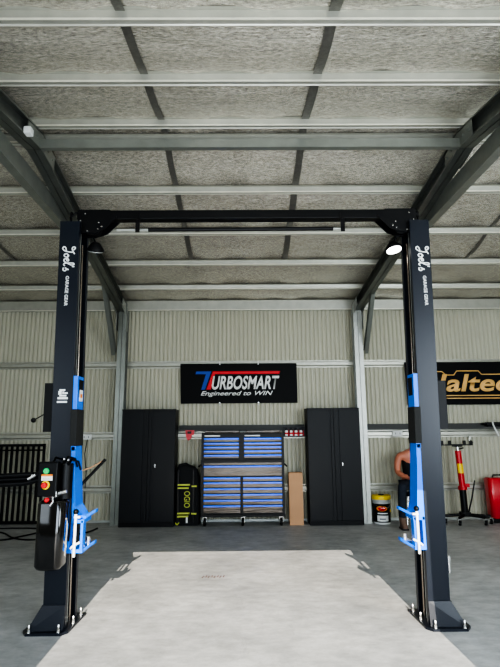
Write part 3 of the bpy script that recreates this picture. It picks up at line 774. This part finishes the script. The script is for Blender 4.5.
# bucket
t = empty('oil_bucket', (2.36, 9.2, 0), 'white bucket with yellow lid and black label beside the right frame column', 'bucket')
X0, Y0 = 2.355, 9.19
MB().lathe((X0, Y0, 0), [(.138, 0), (.142, .01), (.155, .4), (.158, .4), (.158, .42)], 32).build('tub', 'plastic', t)
MB().lathe((X0, Y0, .405), [(.164, 0), (.166, .045), (.166, .06), (.155, .066)], 32).build('lid', 'yellow', t)
MB().lathe((X0, Y0, .47), [(.05, 0), (.05, .012), (.035, .014)], 16).build('spout_cap', 'inner', t)
MB().lathe((X0, Y0, 0), [(.1445, .03), (.1535, .335), (.154, .335), (.145, .03)], 32).build('label_wrap', 'inner', t)
def on_bucket(a0, a1, z0, z1, mt, nm, rad=.154, ell=False):
    b = MB(); vs = []; n = 16
    if ell:
        am, az = (a0+a1)/2, (z0+z1)/2
        pts = [(am+(a1-a0)/2*math.cos(2*PI*k/24), az+(z1-z0)/2*math.sin(2*PI*k/24)) for k in range(24)]
        vs = [(X0+(.147+.009*z/.35+.004)*math.sin(R(a)), Y0-(.147+.009*z/.35+.004)*math.cos(R(a)), z) for a, z in pts]
        b.add(vs, [tuple(range(24))])
    else:
        for k in range(n+1):
            a = R(a0+(a1-a0)*k/n)
            for z in (z0, z1):
                r_ = .147+.009*z/.35+.0015; vs.append((X0+r_*math.sin(a), Y0-r_*math.cos(a), z))
        b.add(vs, [(2*k, 2*k+2, 2*k+3, 2*k+1) for k in range(n)])
    return b.build(nm, mt, t)
on_bucket(-48, 22, .215, .305, 'orange', 'oval_logo', ell=True)
on_bucket(-38, 12, .230, .29, 'redtext', 'oval_logo', .16, ell=True).location.y -= .003
on_bucket(-42, 25, .17, .19, 'plastic', 'label_strip')
on_bucket(-46, 30, .05, .145, 'plastic', 'label_panel')
on_bucket(-30, 10, .075, .1, 'grey', 'label_print').location.y -= .002
on_bucket(45, 70, .19, .25, 'yellow', 'label_badge', ell=True)
MB().tube([(X0+.155*math.cos(R(a)), Y0-.165*abs(math.sin(R(a)))-.0, .37-.10*abs(math.sin(R(a)))) for a in range(0, 181, 15)], .004, 6).build('handle', 'chrome', t)

# transmission jack
t = empty('transmission_jack', (3.77, 9.1, 0), 'red and black transmission jack on castors in front of the back wall', 'jack')
jx, jy = 3.765, 9.08
b = MB()
for dx, dy in ((-.34, .03), (.40, -.08), (-.18, -.19), (.26, -.19)):
    b.tube([(jx, jy, .15), (jx+dx, jy+dy, .125)], .024, 8)
b.box(jx-.08, jx+.08, jy-.06, jy+.06, .12, .19)
b.build('base', 'inner', t)
for dx, dy in ((-.34, .03), (.40, -.08), (-.18, -.19), (.26, -.19)): castor(jx+dx, jy+dy, .04, t)
MB().tube([(jx, jy, .17), (jx-.01, jy, .62)], .055, 16).build('column', 'inner', t)
rt = MB().tube([(jx-.005, jy, .58), (jx-.035, jy, 1.22)], .052, 18).tube([(jx-.005, jy, .56), (jx-.006, jy, .62)], .075, 18).box(jx+.03, jx+.11, jy-.03, jy+.03, .6, .66).build('ram_tube', 'red', t)
b = MB(); vs = []
for k in range(9):
    a = R(-70+140*k/8)
    for z, c0 in ((.84, -.0175), (1.0, -.0245)): vs.append((jx+c0+.0535*math.sin(a), jy-.0535*math.cos(a), z))
b.add(vs, [(2*k, 2*k+2, 2*k+3, 2*k+1) for k in range(8)], True).build('yellow_label', 'yellow', rt)
MB().tube([(jx-.035, jy, 1.22), (jx-.04, jy, 1.30)], .03, 12).build('inner_ram', 'chrome', t)
b = MB().box(jx-.11, jx+.03, jy-.06, jy+.06, 1.29, 1.31)
for sx, zz_ in ((-.27, 1.355), (.25, 1.345), (-.13, 1.325), (.13, 1.325)):
    b.box(min(jx-.04, jx-.04+sx), max(jx-.04, jx-.04+sx), jy-.018+(.1*(abs(sx) < .2)), jy+.018+(.1*(abs(sx) < .2)), 1.31, 1.33)
    b.box(jx-.04+sx-.018, jx-.04+sx+.018, jy-.03, jy+.03, 1.31, 1.395)
b.tube([(jx-.04, jy, 1.24), (jx+.06, jy-.02, 1.27)], .012, 8)
b.build('saddle', 'inner', t)
MB().tube([(jx+.05, jy-.03, .18), (jx+.12, jy-.05, .42), (jx+.19, jy-.06, .72)], .013, 8).build('pump_handle', 'inner', t)

# red cabinet at the right edge
t = empty('red_drum', (4.47, 9.2, 0), 'glossy red metal bin on a black base at the right edge of the photo', 'bin')
b = MB(); rings = []
for z, k in ((.07, .02), (.09, 0), (.72, 0), (.745, .02)):
    rings.append([(x, y, z) for x, y in rr(4.245-.02*(z > .5)+k, 4.68-k, 9.06+k, 9.32-k, .06)])
b.loft(rings, True, True).build('body', 'red', t)
MB().box(4.26, 4.66, 9.08, 9.3, 0, .072).build('base', 'inner', t, bevel=.01)
MB().tube([(4.35, 9.19, .745), (4.36, 9.19, .79), (4.54, 9.19, .79), (4.55, 9.19, .745)], .012, 8).build('handle', 'inner', t)

# black thing on shelf at right edge with white cable
t = empty('cordless_tool', (4.55, 9.36, SHZ[1]), 'black power tool lying on the dark shelf near the right edge', 'tool')
b = MB().box(4.40, 4.80, 9.31, 9.40, SHZ[1]+.035, SHZ[1]+.10).box(4.66, 4.74, 9.31, 9.40, SHZ[1], SHZ[1]+.06); b.build('body', 'inner', t, bevel=.01)
MB().tube([(4.40, 9.355, SHZ[1]+.07), (4.33, 9.355, SHZ[1]+.075)], .02, 10).build('nozzle', 'inner', t)
MB().box(4.42, 4.50, 9.32, 9.39, SHZ[1], SHZ[1]+.04).build('battery', 'inner', t, bevel=.006)
MB().tube([(4.50, 9.30, 1.715), (4.50, 9.28, 1.66), (4.54, 9.275, 1.56), (4.58, 9.28, 1.47)], .014, 8).build('cable', 'plastic', t)['label'] = 'white cable'
b = MB().tube([(4.11, 9.42, 1.40), (4.11, 9.35, 1.36), (4.13, 9.33, 1.345)], .008, 6).box(4.09, 4.13, 9.415, 9.43, 1.38, 1.46)
tag(b.build('wall_hook', 'chrome'), 'small metal hook on the back wall right of the transmission jack', 'hook')

# fence panel leaning at the left
t = empty('steel_fence_panel', (-5.0, 9.25, 0), 'black steel gate panel of upright bars against the left back wall', 'fence panel')
FX0, FX1 = -6.5, -3.60
for z in (.03, 1.345): MB().box(FX0, FX1, 9.24, 9.28, z, z+.045).build('rail', 'black', t)
MB().box(FX0, FX1, 9.245, 9.275, 1.27, 1.295).build('rail', 'black', t)
for x in (FX0, FX1-.04): MB().box(x, x+.04, 9.24, 9.28, 0, 1.39).build('stile', 'black', t)
n = int((FX1-FX0-.08)/.093)
for i in range(1, n):
    x = FX0+.02+(FX1-FX0-.04)*i/n
    MB().box(x-.019, x+.019, 9.245, 9.275, .07, 1.35).build('bar', 'black', t)

# cables on the floor
for pts, lb in (([(-6.2, 8.6, .012), (-4.6, 8.75, .012), (-3.99, 8.62, .012), (-3.6, 8.2, .012), (-3.3, 8.03, .012), (-3.0, 8.15, .012), (-2.6, 8.5, .012), (-2.5, 8.9, .012)], 'black cable curving across the floor left of the left lift post, nearer one'),
                ([(-6.2, 8.1, .012), (-4.6, 7.95, .012), (-3.75, 8.0, .012), (-3.5, 8.3, .012), (-3.35, 8.7, .012), (-3.62, 8.95, .012), (-4.2, 8.95, .012)], 'black cable looping on the floor under the black gate panel, farther one')):
    out = []
    P = [Vector(p) for p in pts]
    for i in range(len(P)-1):
        p0, p1, p2, p3 = P[max(i-1, 0)], P[i], P[i+1], P[min(i+2, len(P)-1)]
        for k in range(8):
            u = k/8; out.append(.5*((2*p1)+(-p0+p2)*u+(2*p0-5*p1+4*p2-p3)*u*u+(-p0+3*p1-3*p2+p3)*u**3))
    out.append(P[-1])
    tag(MB().tube(out, .012, 6).build('floor_cable', 'inner'), lb, 'cable', 'black cables on the floor')

# painted survey mark on the slab
b = MB()
for k in range(4):
    x = -.50+k*.065; b.tube([(x, 5.98, .001), (x+.012, 6.06, .001), (x+.04, 6.0, .001), (x+.045, 6.07, .001)], .007, 4)
b.v = [Vector((v.x, v.y, .0005+max(0, v.z)*.2)) for v in b.v]
tag(b.build('crayon_mark', 'brown'), 'faint brown scribble mark on the sunlit concrete', 'floor mark')

# ------------------------------------------------------------------ person on a stool
def skinned(name, nodes, edges_, mt, parent, root=0, sub=2, smooth=True):
    origin = Vector(nodes[root][0])
    me = bpy.data.meshes.new(name); me.from_pydata([tuple(Vector(p)-origin) for p, r in nodes], edges_, [])
    o = bpy.data.objects.new(name, me); COL.objects.link(o); o.parent = parent; o.location = origin-wloc(parent)
    sk = o.modifiers.new('skin', 'SKIN'); sk.use_smooth_shade = True
    for i, (p, r) in enumerate(nodes):
        rr_ = r if isinstance(r, tuple) else (r, r)
        me.skin_vertices[0].data[i].radius = rr_
        me.skin_vertices[0].data[i].use_root = (i == root)
    sb_ = o.modifiers.new('sub', 'SUBSURF'); sb_.levels = sub; sb_.render_levels = sub
    me.materials.append(M[mt]); return o
PX, PY_ = 2.83, 9.0; HX = PX+.06
per = empty('person', (PX, PY_, 0), 'seated person in black singlet and dark jeans, half hidden behind the right lift post', 'person')
nodes = []; ed = []
def node(p, r, frm=None):
    nodes.append((p, r)); i = len(nodes)-1
    if frm is not None: ed.append((frm, i))
    return i
pel = node((PX, PY_, .70), (.13, .11))
bel = node((PX, PY_-.03, .84), (.125, .10), pel)
che = node((PX, PY_-.08, 1.02), (.15, .11), bel)
upc = node((PX, PY_-.10, 1.15), (.12, .09), che)
nek = node((PX+.03, PY_-.12, 1.25), .055, upc)
hd0 = node((HX, PY_-.15, 1.33), (.068, .078), nek)
hd1 = node((HX, PY_-.16, 1.405), (.088, .105), hd0)
hd2 = node((HX, PY_-.15, 1.465), (.072, .085), hd1)
for s in (-1, 1):
    sh = node((PX+s*.195, PY_-.09, 1.150), .074, upc)
    ua = node((PX+s*.235, PY_-.10, 1.04), .066, sh)
    el = node((PX+s*.25, PY_-.13, .88), .052, ua)
    fa = node((PX+s*.20, PY_-.24, .83), .046, el)
    wr = node((PX+s*.135, PY_-.35, .80), .026, fa)
    pa = node((PX+s*.11, PY_-.42, .80), (.038, .02), wr)
    for k, (dx, ln) in enumerate(((-.032, .066), (-.011, .076), (.011, .072), (.031, .056))):
        a = node((PX+s*.10+dx, PY_-.455, .80), .0095, pa)
        c_ = node((PX+s*.095+dx, PY_-.455-ln*.6, .792), .0088, a)
        node((PX+s*.09+dx, PY_-.455-ln, .77), .0075, c_)
    a = node((PX+s*.10-s*.045, PY_-.40, .805), .011, pa)
    node((PX+s*.10-s*.065, PY_-.435, .80), .009, a)
    hp = node((PX+s*.10, PY_-.05, .67), .085, pel)
    kn = node((PX+s*.265, PY_-.40, .675), .058, hp)
    ca = node((PX+s*.275, PY_-.37, .42), .052, kn)
    an = node((PX+s*.275, PY_-.33, .12), .036, ca)
    node((PX+s*.28, PY_-.42, .06), .032, an)
body = skinned('body', nodes, ed, 'skin', per)
# face
for s in (-1, 1):
    MB().ball((HX+s*.028, PY_-.248, 1.412), .009).build('eye', 'hair', per)
    MB().ball((HX+s*.078, PY_-.155, 1.395), .022, sc=(.4, .8, 1.2)).build('ear', 'skin', per)
MB().ball((HX, PY_-.255, 1.385), .017, sc=(.8, 1.1, 1.5)).build('nose', 'skin', per)
MB().ball((HX, PY_-.238, 1.352), .022, sc=(1.0, .4, .22)).build('mouth', 'brown', per)
b = MB(); rings = []
for i in range(9):
    ph = PI*.5*i/8
    rings.append([(HX+.086*math.cos(ph)*math.cos(a), PY_-.135+.098*math.cos(ph)*math.sin(a), 1.44+.03*-math.sin(a)+.085*math.sin(ph)) for a in [2*PI*k/20 for k in range(20)]])
b.loft(rings, True, True).build('hair', 'hair', per)
# singlet
n2 = [((PX, PY_, .70), (.142, .122)), ((PX, PY_-.03, .84), (.137, .112)), ((PX, PY_-.08, 1.02), (.166, .128)), ((PX, PY_-.10, 1.115), (.150, .112)),
      ((PX-.105, PY_-.095, 1.185), (.030, .07)), ((PX+.105, PY_-.095, 1.185), (.030, .07))]
skinned('singlet', n2, [(0, 1), (1, 2), (2, 3), (3, 4), (3, 5)], 'singlet', per)
n3 = [((PX, PY_+.005, .70), (.148, .128)), ((PX, PY_-.0, .76), (.145, .122))]; e3 = [(0, 1)]
for s in (-1, 1):
    i = len(n3)
    n3 += [((PX+s*.10, PY_-.05, .67), .1), ((PX+s*.265, PY_-.40, .675), .078), ((PX+s*.275, PY_-.38, .42), .072), ((PX+s*.275, PY_-.345, .20), .066), ((PX+s*.275, PY_-.34, .17), .066)]
    e3 += [(0, i), (i, i+1), (i+1, i+2), (i+2, i+3), (i+3, i+4)]
skinned('jeans', n3, e3, 'denim', per)
for s in (-1, 1):
    x = PX+s*.275
    b = MB(); b.box(x-.05, x+.05, PY_-.50, PY_-.27, 0, .025)
    b.use(1)
    rings = [[(x+a*.048, PY_-.385+c_*.112, .025) for a, c_ in rr(-1, 1, -1, 1, .5)], [(x+a*.046, PY_-.385+c_*.108, .07) for a, c_ in rr(-1, 1, -1, 1, .6)],
             [(x+a*.045, PY_-.345+c_*.07, .11) for a, c_ in rr(-1, 1, -1, 1, .6)], [(x+a*.05, PY_-.335+c_*.06, .19) for a, c_ in rr(-1, 1, -1, 1, .6)]]
    b.loft(rings, True, True).build('boot', ['inner', 'leather'], per)
t = empty('stool', (PX, PY_+.02, 0), 'round black workshop stool under the seated person', 'stool')
MB().lathe((PX, PY_+.02, .48), [(.15, 0), (.17, .01), (.17, .06), (.15, .07)], 24).build('seat', 'inner', t)
for k in range(4):
    a = R(45+90*k); MB().tube([(PX+.1*math.cos(a), PY_+.02+.1*math.sin(a), .485), (PX+.19*math.cos(a), PY_+.02+.19*math.sin(a), .0)], .012, 8).build('leg', 'chrome', t)
MB().tube([(PX+.155*math.cos(R(a)), PY_+.02+.155*math.sin(R(a)), .2) for a in range(0, 361, 15)], .008, 6).build('foot_ring', 'chrome', t)

# ------------------------------------------------------------------ light
w = bpy.data.worlds.new('sky'); S.world = w; w.use_nodes = True
bg = w.node_tree.nodes['Background']; bg.inputs['Color'].default_value = (.62, .78, 1, 1); bg.inputs['Strength'].default_value = 1.3
sun = bpy.data.lights.new('sun', 'SUN'); sun.energy = 8.5; sun.angle = R(.1); sun.color = (1, .91, .79)
so = bpy.data.objects.new('sun', sun); COL.objects.link(so)
az = R(1.5); el = R(21.6)
d = Vector((-math.sin(az)*math.cos(el), math.cos(az)*math.cos(el), -math.sin(el)))
so.rotation_euler = d.to_track_quat('-Z', 'Y').to_euler(); so.location = (0, -8, 6)
def area(name, loc, target, sx, sy, e, col):
    l = bpy.data.lights.new(name, 'AREA'); l.shape = 'RECTANGLE'; l.size = sx; l.size_y = sy; l.energy = e; l.color = col
    o = bpy.data.objects.new(name, l); COL.objects.link(o); o.location = loc
    o.rotation_euler = (Vector(target)-Vector(loc)).to_track_quat('-Z', 'Y').to_euler(); return o
area('door_skylight', (.1, -.5, 1.6), (.1, 6, 1.4), 2.8, 2.6, 150, (.78, .89, 1))
area('added_fill_right', (4.6, .2, 2.2), (3.6, 8, 1), 3, 2.4, 260, (.82, .91, 1))  # unseen fill lamp added to brighten the right side of the shed
area('added_fill_left', (-4.6, .2, 2.2), (-3.6, 8, 1), 3, 2.4, 60, (.82, .91, 1))  # weaker fill lamp for the left side, also added and out of view

# ------------------------------------------------------------------ camera
cam = bpy.data.cameras.new('camera'); co = bpy.data.objects.new('camera', cam); COL.objects.link(co)
cam.sensor_fit = 'VERTICAL'; cam.sensor_height = 36; cam.lens = 36*503/667; cam.clip_start = .05
Rm = Matrix.Rotation(R(-.5), 4, 'Z') @ Matrix.Rotation(PI/2+R(10.9), 4, 'X') @ Matrix.Rotation(R(-.45), 4, 'Z')
co.matrix_world = Matrix.Translation((0, 0, 1.6)) @ Rm
S.camera = co
S.view_settings.view_transform = 'AgX'
S.view_settings.look = 'AgX - High Contrast'
S.view_settings.exposure = 0.3
